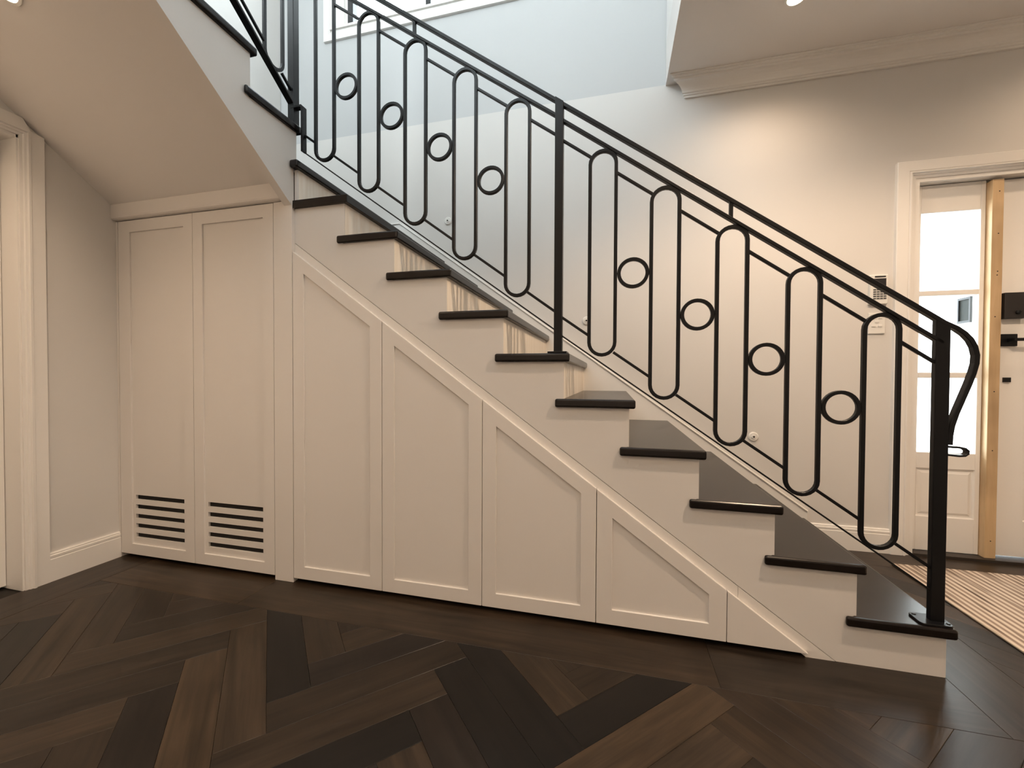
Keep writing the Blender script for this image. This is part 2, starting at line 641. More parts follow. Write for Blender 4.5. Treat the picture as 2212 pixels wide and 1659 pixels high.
# landing
land = [(-10 * G + NOS, -0.033), (-10 * G + NOS, WD - 0.018), (XL + 0.018, WD - 0.018), (XL + 0.018, Y12 + 0.02), (XS + 0.0006, Y12 + 0.02), (XS + 0.0006, -0.033)]
obj('landing', MB().prism(land, 'z', ztop(11) - TT, ztop(11)), 'tread_wood', stair, bevel=0.0085, seg=3)


def seam(x):
    return 0.898 - 0.7245 * (x + 1.5368)


def ddoor(x):
    return 0.5265 - 0.7245 * (x + 1.0822)


prof = []
for i in range(1, 12):
    prof.append((-(i - 1) * G, (ztop(i - 1) - TT if i > 1 else 0.0)))
    prof.append((-(i - 1) * G, ztop(i) - TT))
xe = -2.4385
prof += [(xe, ztop(11) - TT), (xe, seam(xe)), (-1.5368 + 0.898 / 0.7245, 0.0)]
obj('stringer', MB().prism(prof, 'y', 0.0, 0.03), 'stringer_paint', stair, label='white painted side face of the lower flight')
# sloping filler strips between stringer face and cabinet doors
bx = -0.5957
for x0, x1 in ((xe, bx - 0.0005), (bx + 0.0005, -0.300)):
    zz = lambda x, d: max(0.0, seam(x) - d)
    poly = [(x0, seam(x0) - 0.0026), (x1, max(0.0, seam(x1) - 0.0026)), (x1 - (0.0 if x1 < -0.4 else 0.085), max(0.0, seam(x1) - 0.065)), (x0, seam(x0) - 0.065)]
    obj('scribe_strip', MB().prism(poly, 'y', -0.0008, 0.02), 'cabinet_paint', stair)
# sloping wall skirt along the back wall
def nos(x):
    return R1 - (RS / G) * (x - NOS)


sk = [(0.0355, 0.0), (0.0355, nos(0.0355) + 0.045), (-2.496, nos(-2.496) + 0.038), (XL + 0.017, nos(-2.496) + 0.038), (XL + 0.017, ztop(11) - 0.05), (-2.45, ztop(11) - 0.3), (-0.4, 0.0)]
wsk = obj('wall_skirt', MB().prism(sk, 'y', WD - 0.018, WD - 0.0005), 'trim_paint', stair, label='white sloping skirting along the wall side of the stairs')
bead = MB()
bead.sweep([(0.0355, WD - 0.013, nos(0.0355) + 0.047), (-2.496, WD - 0.013, nos(-2.496) + 0.040), (XL + 0.02, WD - 0.013, nos(-2.496) + 0.040)], (0, 1, 0), 0.006, 0.012, ch=0.004)
obj('skirt_bead', bead, 'trim_paint', wsk)

# upper flight, rising towards the hall along the left wall
NU = 6
for k in range(12, 12 + NU):
    yk = Y12 - (k - 12) * G
    yb_ = yk - G
    zt = ztop(k)
    xo = XS + EO
    poly = [(xo, yk + NOS), (XL + 0.018, yk + NOS), (XL + 0.018, yb_ - 0.012), (XS - 0.0006, yb_ - 0.012), (XS - 0.0006, yb_ - 0.0325), (xo, yb_ - 0.0325)]
    if k < 12 + NU - 1:
        obj('tread', MB().prism(poly, 'z', zt - TT, zt), 'tread_wood', stair, bevel=0.0085, seg=3)
    obj('riser', MB().box(XL + 0.018, XS - 0.002, yk - 0.018, yk, ztop(k - 1), zt - TT), 'riser_wood', stair)
sl = 0.735
prof = []
for k in range(12, 12 + NU):
    yk = Y12 - (k - 12) * G
    prof.append((yk, ztop(k - 1) - TT))
    prof.append((yk, ztop(k) - TT))
ye = YV
prof += [(ye, ztop(17) - TT), (ye, 1.732 + 0.754 * (-0.04 - ye)), (-0.003, 1.732 + 0.754 * (-0.04 + 0.003)), (-0.003, ztop(11) - TT)]
o = obj('stringer', MB().prism(prof, 'x', XS - 0.038, XS), 'stringer_paint', stair, label='white painted side face of the upper flight')
o.data.materials.append(MATS['ceiling_paint'])
for p_ in o.data.polygons:
    if p_.normal.z < -0.3:
        p_.material_index = 1
k0 = 1.8138 - sl * 0.0352
soff = [(0.03, k0 - sl * 0.03), (ye, k0 - sl * ye), (ye, k0 - sl * ye + 0.03), (0.03, k0 - sl * 0.03 + 0.03)]
obj('soffit', MB().prism(soff, 'x', XL, XS - 0.03), 'ceiling_paint', stair, label='sloping plastered underside of the upper flight')
usk = [(Y12 + 0.06, ztop(11) + 0.11), (Y12, ztop(12) + 0.12), (YV, ztop(17) + 0.15), (YV, ztop(17) - 0.1), (Y12, ztop(11))]
obj('wall_skirt', MB().prism(usk, 'x', XL + 0.0005, XL + 0.016), 'trim_paint', stair)

# ------------------------------------------------------------------ cabinets
def frame_poly_door(parent, outer, inner, yf, th=0.019, rec=0.0075, slots=None):
    """shaker door: frame with an opening and a recessed panel. outer/inner: matching polygons (x,z)"""
    mb = MB()
    n = len(outer)
    b = len(mb.v)
    for y in (yf, yf + th):
        for p_ in outer: mb.v.append((p_[0], y, p_[1]))
        for p_ in inner: mb.v.append((p_[0], y, p_[1]))
    for i in range(n):
        j = (i + 1) % n
        mb.f.append((i, j, n + j, n + i))
        mb.f.append((2 * n + i, 3 * n + i, 3 * n + j, 2 * n + j))
        mb.f.append((i, 2 * n + i, 2 * n + j, j))
        mb.f.append((n + i, n + j, 3 * n + j, 3 * n + i))
    door = obj('door', mb, 'cabinet_paint', parent, bevel=0.0012, seg=1)
    pm = MB()
    y0, y1 = yf + rec, yf + th - 0.001
    if slots is None:
        pm.prism(inner, 'y', y0, y1)
    else:
        xs = [p_[0] for p_ in inner]; zs = [p_[1] for p_ in inner]
        X0, X1, Z0, Z1 = min(xs), max(xs), min(zs), max(zs)
        sx0, sx1, zz, h = slots
        pm.box(X0, sx0, y0, y1, Z0, Z1)
        pm.box(sx1, X1, y0, y1, Z0, Z1)
        cuts = sorted(zz)
        lo = Z0
        for z_ in cuts:
            pm.box(sx0, sx1, y0, y1, lo, z_)
            lo = z_ + h
        pm.box(sx0, sx1, y0, y1, lo, Z1)
    obj('door_panel', pm, 'cabinet_paint', door, label='recessed door panel with five horizontal vent slots' if slots else 'flat recessed door panel')
    if slots:
        vb = MB().box(slots[0] - 0.02, slots[1] + 0.02, y1 + 0.002, y1 + 0.004, min(slots[2]) - 0.03, max(slots[2]) + 0.05)
        obj('vent_shade_sheet', vb, 'hole_dark', door)  # near-black sheet painting the shade inside the cupboard behind the slots
    return door


ZB = 0.0206
XA, XM, XP, XQ = -3.5073, -3.0154, -2.5399, -2.438
tc_ = thing('tall_cupboard', 'tall white two-door shaker cupboard with vent slots under the upper flight', 'cupboard')
ZT = 1.7335
bd = MB()
bd.box(XL + 0.002, XP, YC + 0.02, YC + 0.036, 1.60, 1.74)
bd.box(XL + 0.002, XL + 0.02, YC + 0.02, 0.6, 0.0, 1.74)
bd.box(XP - 0.018, XP, YC + 0.02, 0.6, 0.02, 1.70)
bd.box(XL + 0.002, XP, 0.60, 0.615, 0.0, 1.70)
bd.box(XL + 0.02, XP - 0.018, YC + 0.03, 0.6, 0.022, 0.036)
obj('carcass', bd, 'cabinet_paint', tc_)
obj('kickboard', MB().box(XL + 0.002, XP - 0.002, 0.035, 0.05, 0.001, 0.022), 'kick_dark', tc_)
obj('filler', MB().box(XL + 0.001, XA - 0.0012, YC, YC + 0.019, 0.0, ZT), 'cabinet_paint', tc_)
obj('end_post', MB().box(XP + 0.0012, XQ, YC, YC + 0.028, 0.0, 1.736), 'cabinet_paint', tc_, bevel=0.001, seg=1, label='plain vertical end post reaching the floor')
g_ = 0.0012
for x0, x1, ix0, ix1, sx0, sx1 in ((XA + g_, XM - g_, -3.4288, -3.0739, -3.412, -3.089), (XM + g_, XP - g_, -2.955, -2.5993, -2.938, -2.612)):
    out = [(x0, ZB), (x1, ZB), (x1, ZT), (x0, ZT)]
    inn = [(ix0, 0.0755), (ix1, 0.0755), (ix1, 1.6742), (ix0, 1.6742)]
    frame_poly_door(tc_, out, inn, YC, slots=(sx0, sx1, [0.108 + 0.0492 * q for q in range(5)], 0.0235))
fz = [(-0.040, 1.752), (-0.0375, 1.7445), (-0.031, 1.7395), (-0.022, 1.7375), (-0.002, 1.7375), (-0.002, 1.82), (-0.020, 1.820), (-0.020, 1.8125), (-0.040, 1.8125)]
obj('frieze_board', MB().prism(fz, 'x', XL + 0.001, XS - 0.0385), 'cabinet_paint', tc_, label='plain board between the doors and the sloping soffit')

edges = [-2.4365, -1.9836, -1.5331, -1.0823, -0.6337]
labs = ['tallest white sloped-top under-stair door, beside the plain end post', 'white sloped-top under-stair door, second tallest of four',
        'white sloped-top under-stair door, third tallest of four', 'smallest white sloped-top panelled under-stair door, beside the triangular filler']
for q in range(4):
    x0, x1 = edges[q] + g_, edges[q + 1] - g_
    cb = thing('understair_cabinet', labs[q], 'cabinet', 'sloping under-stair cabinets')
    cx0, cx1 = x0 + 0.001, x1 - 0.001
    body = MB()
    for (a0, a1) in ((cx0, cx0 + 0.016), (cx1 - 0.016, cx1)):
        body.prism([(a0, ZB + 0.002), (a1, ZB + 0.002), (a1, ddoor(a1) - 0.03), (a0, ddoor(a0) - 0.03)], 'y', 0.031, 0.55)
    body.box(cx0, cx1, 0.031, 0.55, ZB + 0.002, ZB + 0.018)
    body.box(cx0, cx1, 0.55, 0.562, ZB + 0.002, ddoor(cx1) - 0.03)
    obj('carcass', body, 'cabinet_paint', cb)
    obj('kickboard', MB().box(cx0, cx1, 0.035, 0.05, 0.001, ZB + 0.001), 'kick_dark', cb)
    out = [(x0, ZB), (x1, ZB), (x1, ddoor(x1)), (x0, ddoor(x0))]
    a, b = x0 + 0.0572, x1 - 0.0572
    inn = [(a, 0.0775), (b, 0.0775), (b, ddoor(b) - 0.064), (a, ddoor(a) - 0.064)]
    frame_poly_door(cb, out, inn, YC)
xt = -1.0822 + (0.5265 - ZB) / 0.7245
fp = MB().prism([(edges[4] + g_, ZB), (xt, ZB), (edges[4] + g_, ddoor(edges[4] + g_))], 'y', YC, YC + 0.0165)
o = obj('corner_filler', fp, 'cabinet_paint', None, bevel=0.001, seg=1, label='plain white triangular filler panel at the foot of the cabinets', category='panel')
obj('kickboard', MB().box(edges[4], -0.43, 0.035, 0.05, 0.001, ZB), 'kick_dark', o)

# ------------------------------------------------------------------ balustrade of the lower flight
YB = 0.025
bal = thing('stair_balustrade', 'black steel balustrade with ovals and rings along the lower flight', 'balustrade', 'black steel balustrades')
BM_ = 'black_metal'
NY = (0, 1, 0)
OW = 0.0545


def hr(x):
    return 2.1611 - 0.7218 * (x + 1.4387) - 0.0077   # centre of the handrail bar


def oval_path(xc, ztp, zbt, fx=None, n=12):
    r = OW - 0.0065
    zc1, zc0 = ztp - OW, zbt + OW
    pts = []
    for k in range(n + 1):
        th = math.pi * k / n
        pts.append((xc + r * math.cos(th), YB, zc1 + r * math.sin(th)))
    for k in range(n + 1):
        th = math.pi + math.pi * k / n
        pts.append((xc + r * math.cos(th), YB, zc0 + r * math.sin(th)))
    return pts


def ring_path(c, r, n=32):
    return [(c[0] + r * math.cos(2 * math.pi * k / n), YB, c[1] + r * math.sin(2 * math.pi * k / n)) for k in range(n)]


lowx = [-1.0692 + 0.2238 * k for k in range(5)]
upx = [-2.2965 + 0.2236 * k for k in range(5)]
ov = [(x, 1.8068 - 0.1619 * k, 1.0230 - 0.1610 * k, 1) for k, x in enumerate(lowx)] + [(x, 2.6955 - 0.1615 * k, 1.9125 - 0.1622 * k, 0) for k, x in enumerate(upx)]
for x, zt_, zb_, pn in ov:
    obj('oval', MB().sweep(oval_path(x, zt_, zb_), NY, 0.0065, 0.0068, True), BM_, bal, smooth=False)
for xs, zs in ((lowx, lambda k: 1.3345 - 0.1627 * k), (upx, lambda k: 2.2300 - 0.1632 * k)):
    for k in range(4):
        xc = (xs[k] + xs[k + 1]) / 2
        obj('ring', MB().sweep(ring_path((xc, zs(k)), 0.0510), NY, 0.0064, 0.0068, True), BM_, bal)


def bar(name, x0, z0, x1, z1, a, b):
    return obj(name, MB().sweep([(x0, YB, z0), (x1, YB, z1)], NY, a, b), BM_, bal)


P6 = -1.2356     # centre of the middle post
PN = -0.014      # centre of the newel
PC = -2.465      # centre of the corner post
# second rail
r2l = lambda x: 1.9315 - 0.7255 * (x + 1.217)
r2u = lambda x: 2.0935 - 0.7080 * (x + 1.4384)
bar('top_rail', P6, r2l(P6), PN, r2l(PN), 0.0058, 0.0100)
bar('top_rail', PC, r2u(PC), P6, r2u(P6), 0.0058, 0.0100)
# bottom rail
bl = lambda x: 1.1030 - 0.7058 * (x + 1.2181)
bu = lambda x: 1.9600 - 0.7245 * (x + 2.3956)
bar('bottom_rail', P6, bl(P6), PN, bl(PN), 0.0028, 0.0075)
bar('bottom_rail', -2.405, bu(-2.405), P6, bu(P6), 0.0028, 0.0075)
# short spacer bars above and below
t3l = lambda x: 1.8566 - 0.7249 * (x + 1.217)
t3u = lambda x: 2.4367 - 0.7165 * (x + 2.0172)
b3l = lambda x: 1.1746 - 0.7056 * (x + 1.2185)
b3u = lambda x: 1.9296 - 0.7310 * (x + 2.2461)


def spacers(xs, xa, xb, line, top):
    ed = [xa] + xs + [xb]
    for k in range(len(ed) - 1):
        l, r = ed[k], ed[k + 1]
        if top:
            x0 = l + (OW - 0.004 if k > 0 else 0.0)
            x1 = r - (OW - 0.012 if k < len(ed) - 2 else 0.0)
        else:
            x0 = l + (OW - 0.012 if k > 0 else 0.0)
            x1 = r - (OW - 0.004 if k < len(ed) - 2 else 0.0)
        bar('spacer_bar', x0, line(x0), x1, line(x1), 0.0050, 0.0055)


spacers(lowx, P6, PN, t3l, True)
spacers(lowx, P6, PN, b3l, False)
spacers(upx, PC, P6, t3u, True)
spacers(upx, -2.405, P6, b3u, False)
# handrail with its downward curl
path = [(PC, YB, hr(PC)), (P6, YB, hr(P6)), (-0.05, YB, hr(-0.05)), (-0.01, YB, hr(-0.01) - 0.001)]
curl = [(0.022, 1.103), (0.042, 1.086), (0.058, 1.066), (0.068, 1.044), (0.0735, 1.018), (0.0725, 0.992), (0.066, 0.962), (0.055, 0.925), (0.040, 0.880), (0.025, 0.835), (0.0145, 0.795), (0.0105, 0.765), (0.0095, 0.735)]
path += [(x, YB, z_) for x, z_ in curl]
obj('handrail', MB().sweep(path, NY, 0.0068, 0.0105), BM_, bal)
scr = [(0.004, 0.7285), (0.034, 0.7275), (0.049, 0.7245), (0.0565, 0.7175), (0.0560, 0.7085), (0.0485, 0.7020), (0.034, 0.7005), (0.004, 0.7030)]
obj('scroll', MB().sweep([(x, YB, z_) for x, z_ in scr], NY, 0.0032, 0.0105), BM_, bal)
for x in (-0.6275, -1.8535):
    z0 = (r2l if x > P6 else r2u)(x)
    obj('rail_stub', MB().box(x - 0.006, x + 0.006, YB - 0.006, YB + 0.006, z0 - 0.004, hr(x) + 0.004), BM_, bal)
# posts
s6 = 0.016
pz = [(P6 - s6, ztop(6) + 0.006), (P6 + s6, ztop(6) + 0.006), (P6 + s6, hr(P6 + s6) + 0.0085), (P6 - s6, hr(P6 - s6) + 0.0085)]
obj('post', MB().prism(pz, 'y', YB - s6, YB + s6), BM_, bal, bevel=0.0018, seg=2)
obj('base_plate', MB().box(P6 - 0.037, P6 + 0.037, YB - 0.037, YB + 0.037, ztop(6), ztop(6) + 0.007), BM_, bal, bevel=0.0015, seg=2)
nz_ = [(PN - 0.019, ztop(1) + 0.006), (PN + 0.019, ztop(1) + 0.006), (PN + 0.019, hr(PN + 0.019) + 0.004), (PN - 0.019, hr(PN - 0.019) + 0.006)]
obj('post', MB().prism(nz_, 'y', YB - 0.010, YB + 0.010), BM_, bal, bevel=0.0022, seg=2)


def plate(cx, cy, hx, hy, r, z0, z1):
    pts = []
    for (sx, sy, a0) in ((1, 1, 0), (-1, 1, 90), (-1, -1, 180), (1, -1, 270)):
        for q in range(5):
            th = math.radians(a0 + 22.5 * q)
            pts.append((cx + sx * (hx - r) + r * math.cos(th), cy + sy * (hy - r) + r * math.sin(th)))
    return MB().prism(pts, 'z', z0, z1)


pl = obj('base_plate', plate(-0.026, 0.026, 0.0445, 0.034, 0.014, ztop(1), ztop(1) + 0.007), BM_, bal, bevel=0.0012, seg=1)
for x, y in ((-0.058, 0.047), (0.008, 0.006)):
    obj('screw', MB().lathe([(0.0055, ztop(1) + 0.0068), (0.0055, ztop(1) + 0.0082), (0.003, ztop(1) + 0.0095)], (x, y, 0), seg=12), BM_, pl)
obj('post', MB().box(PC - 0.016, PC + 0.0165, YB - 0.018, YB + 0.017, ztop(12) - 0.01, 3.05), BM_, bal, bevel=0.0018, seg=2)
brk = MB()
brk.sweep([(PC, YB - 0.006, 2.171), (-2.412, YB - 0.006, 2.171), (-2.405, YB - 0.006, 2.164), (-2.405, YB - 0.006, 1.966)], NY, 0.0058, 0.013)
obj('end_bracket', brk, BM_, bal)

# upper flight balustrade
bal2 = thing('stair_balustrade', 'black steel balustrade with ovals on the upper flight at the top left', 'balustrade', 'black steel balustrades')
NX = (1, 0, 0)
XB = PC
u_bot = lambda y: 2.187 + 0.723 * (0.0166 - y)
yend = YV + 0.02


def bar2(name, y0, z0, y1, z1, a, b):
    return obj(name, MB().sweep([(XB, y0, z0), (XB, y1, z1)], NX, a, b), BM_, bal2)


bar2('bottom_rail', YB - 0.01, u_bot(YB - 0.01), yend, u_bot(yend), 0.0055, 0.0150)
bar2('top_rail', YB - 0.01, u_bot(YB - 0.01) + 0.86, yend, u_bot(yend) + 0.86, 0.0046, 0.0085)
bar2('handrail', YB - 0.01, u_bot(YB - 0.01) + 0.93, yend, u_bot(yend) + 0.93, 0.0068, 0.0105)
cy_ = [-0.086 - 0.2238 * k for k in range(6)]
for k, yc in enumerate(cy_):
    zb_ = u_bot(yc) + 0.0135
    r = OW - 0.0065
    pts = []
    for q in range(13):
        th = math.pi * q / 12
        pts.append((XB, yc + r * math.cos(th), zb_ + 0.783 - OW + r * math.sin(th)))
    for q in range(13):
        th = math.pi + math.pi * q / 12
        pts.append((XB, yc + r * math.cos(th), zb_ + OW + r * math.sin(th)))
    obj('oval', MB().sweep(pts, NX, 0.0065, 0.0068, True), BM_, bal2)
    if k < 5:
        ym = yc - 0.1119
        zc = zb_ + 0.3915 + 0.0809
        obj('ring', MB().sweep([(XB, ym + 0.051 * math.cos(2 * math.pi * q / 32), zc + 0.051 * math.sin(2 * math.pi * q / 32)) for q in range(32)], NX, 0.0064, 0.0068, True), BM_, bal2)
ed = [YB - 0.012] + cy_ + [yend]
for k in range(len(ed) - 1):
    ya = ed[k] - (OW - 0.004 if k > 0 else 0)
    yb2 = ed[k + 1] + (OW - 0.012 if k < len(ed) - 2 else 0)
    for dz in (0.058, 0.79):
        if k < len(ed) - 2 or True:
            bar2('spacer_bar', ya, u_bot(ya) + dz, yb2, u_bot(yb2) + dz, 0.0050, 0.0055)
obj('post', MB().box(XB - 0.015, XB + 0.015, yend - 0.03, yend, ztop(17) - 0.03, 3.95), BM_, bal2, bevel=0.0018)

# ------------------------------------------------------------------ mouldings
def rib_profile(h):
    return [(0.0, 0.0), (0.017, 0.0), (0.017, h - 0.030), (0.013, h - 0.028), (0.013, h - 0.024), (0.0155, h - 0.021), (0.0155, h - 0.013), (0.010, h - 0.010), (0.011, h - 0.005), (0.007, h), (0.0, h)]


rp = rib_profile(0.131)
b1 = MB().loft([(XL + d, -0.2935, z_) for d, z_ in rp], [(XL + d, YC - 0.001, z_) for d, z_ in rp])
struct('baseboard_left', b1, 'trim_paint', 'short white ribbed baseboard on the left wall beside the tall cupboard')
b2 = MB().loft([(0.036, WD - d, z_) for d, z_ in rp], [(0.4262, WD - d, z_) for d, z_ in rp])
struct('baseboard_back', b2, 'trim_paint', 'short white ribbed baseboard between the stairs and the entry door')
# cornice over the entry
cp = [(0.0, 2.603), (0.012, 2.603), (0.012, 2.613), (0.018, 2.615), (0.018, 2.623), (0.024, 2.626)]
for q in range(7):
    th = math.pi / 2 * q / 6
    cp.append((0.024 + 0.052 * (1 - math.cos(th)), 2.626 + 0.044 * math.sin(th)))
cp += [(0.078, 2.672), (0.078, 2.682), (0.090, 2.684), (0.090, 2.692), (0.098, 2.693), (0.098, 2.6995), (0.0, 2.6995)]
cr_ = MB().loft([(-0.622 - d, WD - d - 0.0003, z_) for d, z_ in cp], [(XR, WD - d - 0.0003, z_) for d, z_ in cp])
struct('trim_1', cr_, 'trim_paint', 'white stepped plaster cornice above the entry door')

# doorway at far left: casing, jamb and closed door
d1 = group_struct('door_1', 'white doorway with moulded casing at the left edge')
def soffz(y): return k0 - sl * y - 0.002
lp = [(0.0, 0.0), (0.0, 0.018), (0.044, 0.018), (0.046, 0.024), (0.054, 0.025), (0.057, 0.017), (0.064, 0.017), (0.067, 0.011), (0.077, 0.011), (0.077, 0.0)]
cyA, cyB, czz = -0.294, LY0 - 0.077, LZ + 0.077
rA = [(XL + pr, cyA - d, 0.0) for d, pr in lp]
rB = [(XL + pr, cyA - d, min(czz - d, soffz(cyA - d))) for d, pr in lp]
hs = -0.345
rB2 = [(XL + pr, min(cyA - d, -0.3845 + 0.0), czz - d) for d, pr in lp]
rC = [(XL + pr, cyB + d, czz - d) for d, pr in lp]
rD = [(XL + pr, cyB + d, 0.0) for d, pr in lp]
rH = [(XL + pr, -(min(czz - d, 9) - k0 + 0.002) / sl if (cyA - d) > -(czz - d - k0 + 0.002) / sl else cyA - d, czz - d) for d, pr in lp]
obj('casing', MB().loft(rA, rB), 'trim_paint', d1)
obj('casing', MB().loft(rH, rC), 'trim_paint', d1)
obj('casing', MB().loft(rC, rD), 'trim_paint', d1)
jb = MB()
jb.box(XL - 0.14, XL + 0.004, LY1 - 0.006, LY1 + 0.012, 0.0, LZ)
jb.box(XL - 0.14, XL + 0.004, LY0 - 0.012, LY0 + 0.006, 0.0, LZ)
jb.box(XL - 0.14, XL + 0.004, LY0, LY1, LZ - 0.012, LZ + 0.006)
obj('jamb', jb, 'trim_paint', d1)
obj('door_leaf', MB().box(XL - 0.138, XL - 0.1005, LY0 + 0.008, LY1 - 0.008, 0.012, LZ - 0.014), 'trim_paint', d1)

cb_ = MB()
cb_.box(XL - 0.22, XL - 0.20, LY0 - 0.1, LY1 + 0.1, -0.05, LZ + 0.06)
cb_.box(XL - 0.20, XL - 0.14, LY0 - 0.1, LY0 - 0.03, -0.05, LZ + 0.06)
cb_.box(XL - 0.20, XL - 0.14, LY1 + 0.03, LY1 + 0.1, -0.05, LZ + 0.06)
cb_.box(XL - 0.20, XL - 0.14, LY0 - 0.03, LY1 + 0.03, LZ + 0.02, LZ + 0.06)
cb_.box(XL - 0.20, XL - 0.13, LY0 - 0.03, LY1 + 0.03, -0.05, -0.006)
obj('door_light_block', cb_, 'trim_paint', d1)  # unseen box added to stop sky light leaking in around the door

# ------------------------------------------------------------------ entry: casing, sidelight, raw timber batten, door
ec = group_struct('trim_2', 'white moulded casing around the entry door and sidelight')
ep = [(0.0, 0.0), (0.0, 0.020), (0.003, 0.023), (0.052, 0.023), (0.055, 0.020), (0.058, 0.025), (0.063, 0.025), (0.066, 0.017), (0.073, 0.016), (0.075, 0.010), (0.0876, 0.009), (0.0876, 0.0)]
cm = MB()
cxa, cxb, czt = 0.4262, DX1 + 0.0876, DZ + 0.0876
rA = [(cxa + d, WD - pr, 0.0) for d, pr in ep]
rB = [(cxa + d, WD - pr, czt - d) for d, pr in ep]
rC = [(cxb - d, WD - pr, czt - d) for d, pr in ep]
rD = [(cxb - d, WD - pr, 0.0) for d, pr in ep]
obj('casing', MB().loft(rA, rB), 'trim_paint', ec)
obj('casing', MB().loft(rB, rC), 'trim_paint', ec)
obj('casing', MB().loft(rC, rD), 'trim_paint', ec)
jm = MB()
jm.box(DX0 - 0.0005, DX0 + 0.020, WD - 0.004, WD + 0.14, 0.0, DZ)
jm.box(DX1 - 0.020, DX1 + 0.0005, WD - 0.004, WD + 0.14, 0.0, DZ)
jm.box(DX0 + 0.020, DX1 - 0.020, WD - 0.004, WD + 0.14, DZ - 0.020, DZ + 0.0005)
jm.box(DX0 + 0.020, DX1 - 0.020, WD + 0.0865, WD + 0.11, 1.945, DZ - 0.020)
obj('jamb', jm, 'trim_paint', ec)
obj('threshold', MB().box(DX0 + 0.02, DX1 - 0.02, WD - 0.012, WD + 0.14, -0.003, 0.014), 'sill_dark', ec, label='dark timber door sill')

YS = WD + 0.045
sl_ = group_struct('window_2', 'white sidelight with three glass panes over a raised panel')
SX0, SX1 = 0.535, 0.850
GX0, GX1 = 0.573, 0.8285
bars = [(0.016, 0.200), (0.462, 0.549), (0.949, 0.979), (1.389, 1.417), (1.831, 1.978)]
fm = MB()
fm.box(SX0, GX0, YS, YS + 0.04, 0.016, 1.978)
fm.box(GX1, SX1, YS, YS + 0.04, 0.016, 1.978)
for z0, z1 in bars:
    fm.box(GX0, GX1, YS, YS + 0.04, z0, z1)
obj('frame', fm, 'trim_paint', sl_, bevel=0.002, seg=1)
for z0, z1 in ((0.549, 0.949), (0.979, 1.389), (1.417, 1.831)):
    obj('glass_pane', MB().box(GX0 - 0.002, GX1 + 0.002, YS + 0.026, YS + 0.030, z0 - 0.002, z1 + 0.002), 'glass', sl_)


def raised_panel(parent, x0, x1, z0, z1, y):
    """recessed field with a bevelled raised centre"""
    mb = MB()
    def rect(a, yy): return [(x0 + a, yy, z0 + a), (x1 - a, yy, z0 + a), (x1 - a, yy, z1 - a), (x0 + a, yy, z1 - a)]
    rings = [rect(0, y), rect(0.004, y + 0.009), rect(0.012, y + 0.009), rect(0.026, y + 0.003)]
    for r in rings: mb.v += r
    for k in range(3):
        for i in range(4):
            j = (i + 1) % 4
            mb.f.append((k * 4 + i, k * 4 + j, (k + 1) * 4 + j, (k + 1) * 4 + i))
    mb.f.append((12, 13, 14, 15))
    b = len(mb.v)
    mb.v += rect(0, y + 0.03)
    for i in range(4):
        j = (i + 1) % 4
        mb.f.append((i, b + i, b + j, j))
    mb.f.append((b + 3, b + 2, b + 1, b))
    return obj('raised_panel', mb, 'trim_paint', parent)


raised_panel(sl_, GX0, GX1, 0.200, 0.462, YS)

bt = thing('timber_batten', 'raw pine batten standing between the sidelight and the entry door', 'timber')
obj('batten', MB().box(0.852, 0.899, YS - 0.034, YS + 0.04, 0.0145, 1.967), 'pine_wood', bt, bevel=0.0015, seg=1)
for x, z_ in ((0.880, 1.905), (0.879, 1.690), (0.879, 1.497), (0.8775, 1.478), (0.873, 1.265), (0.8765, 0.88), (0.875, 0.575), (0.876, 0.105)):
    obj('nail', MB().lathe([(0.0028, 0), (0.0028, 0.0008)], (x, YS - 0.0340, z_), (0, -1, 0), 10), 'hole_dark', bt)

d2 = group_struct('door_2', 'white panelled entry door with black lock and lever handle')
EX0, EX1 = 0.903, 1.775
dl = MB()
PX0, PX1 = 1.030, 1.650
dl.box(EX0, PX0, YS, YS + 0.04, 0.024, 1.972)
dl.box(PX1, EX1, YS, YS + 0.04, 0.024, 1.972)
for z0, z1 in ((0.024, 0.208), (0.468, 0.548), (1.800, 1.972)):
    dl.box(PX0, PX1, YS, YS + 0.04, z0, z1)
obj('door_leaf', dl, 'trim_paint', d2)
raised_panel(d2, PX0, PX1, 0.208, 0.468, YS)
raised_panel(d2, PX0, PX1, 0.548, 1.800, YS)
obj('lock_case', MB().box(0.913, 1.004, YS - 0.032, YS - 0.0002, 1.2545, 1.387), 'black_plastic', d2, bevel=0.003, seg=2, label='black boxy door lock')
obj('lock_knob', MB().lathe([(0.010, 0), (0.010, 0.008), (0.006, 0.014)], (0.966, YS - 0.032, 1.285), (0, -1, 0), 16), 'black_metal', d2)
obj('handle_plate', MB().box(0.917, 0.984, YS - 0.012, YS - 0.0002, 1.1145, 1.177), 'black_metal', d2, bevel=0.0015, seg=1)
hl = MB()
hl.box(0.940, 0.958, YS - 0.045, YS - 0.010, 1.136, 1.154)
hl.box(0.940, 1.085, YS - 0.055, YS - 0.043, 1.138, 1.153)
obj('lever', hl, 'black_metal', d2, bevel=0.0015, seg=1, label='black lever door handle')
obj('keyhole_cover', MB().box(0.933, 0.963, YS - 0.010, YS - 0.0002, 0.929, 0.953), 'black_metal', d2, bevel=0.001, seg=1)

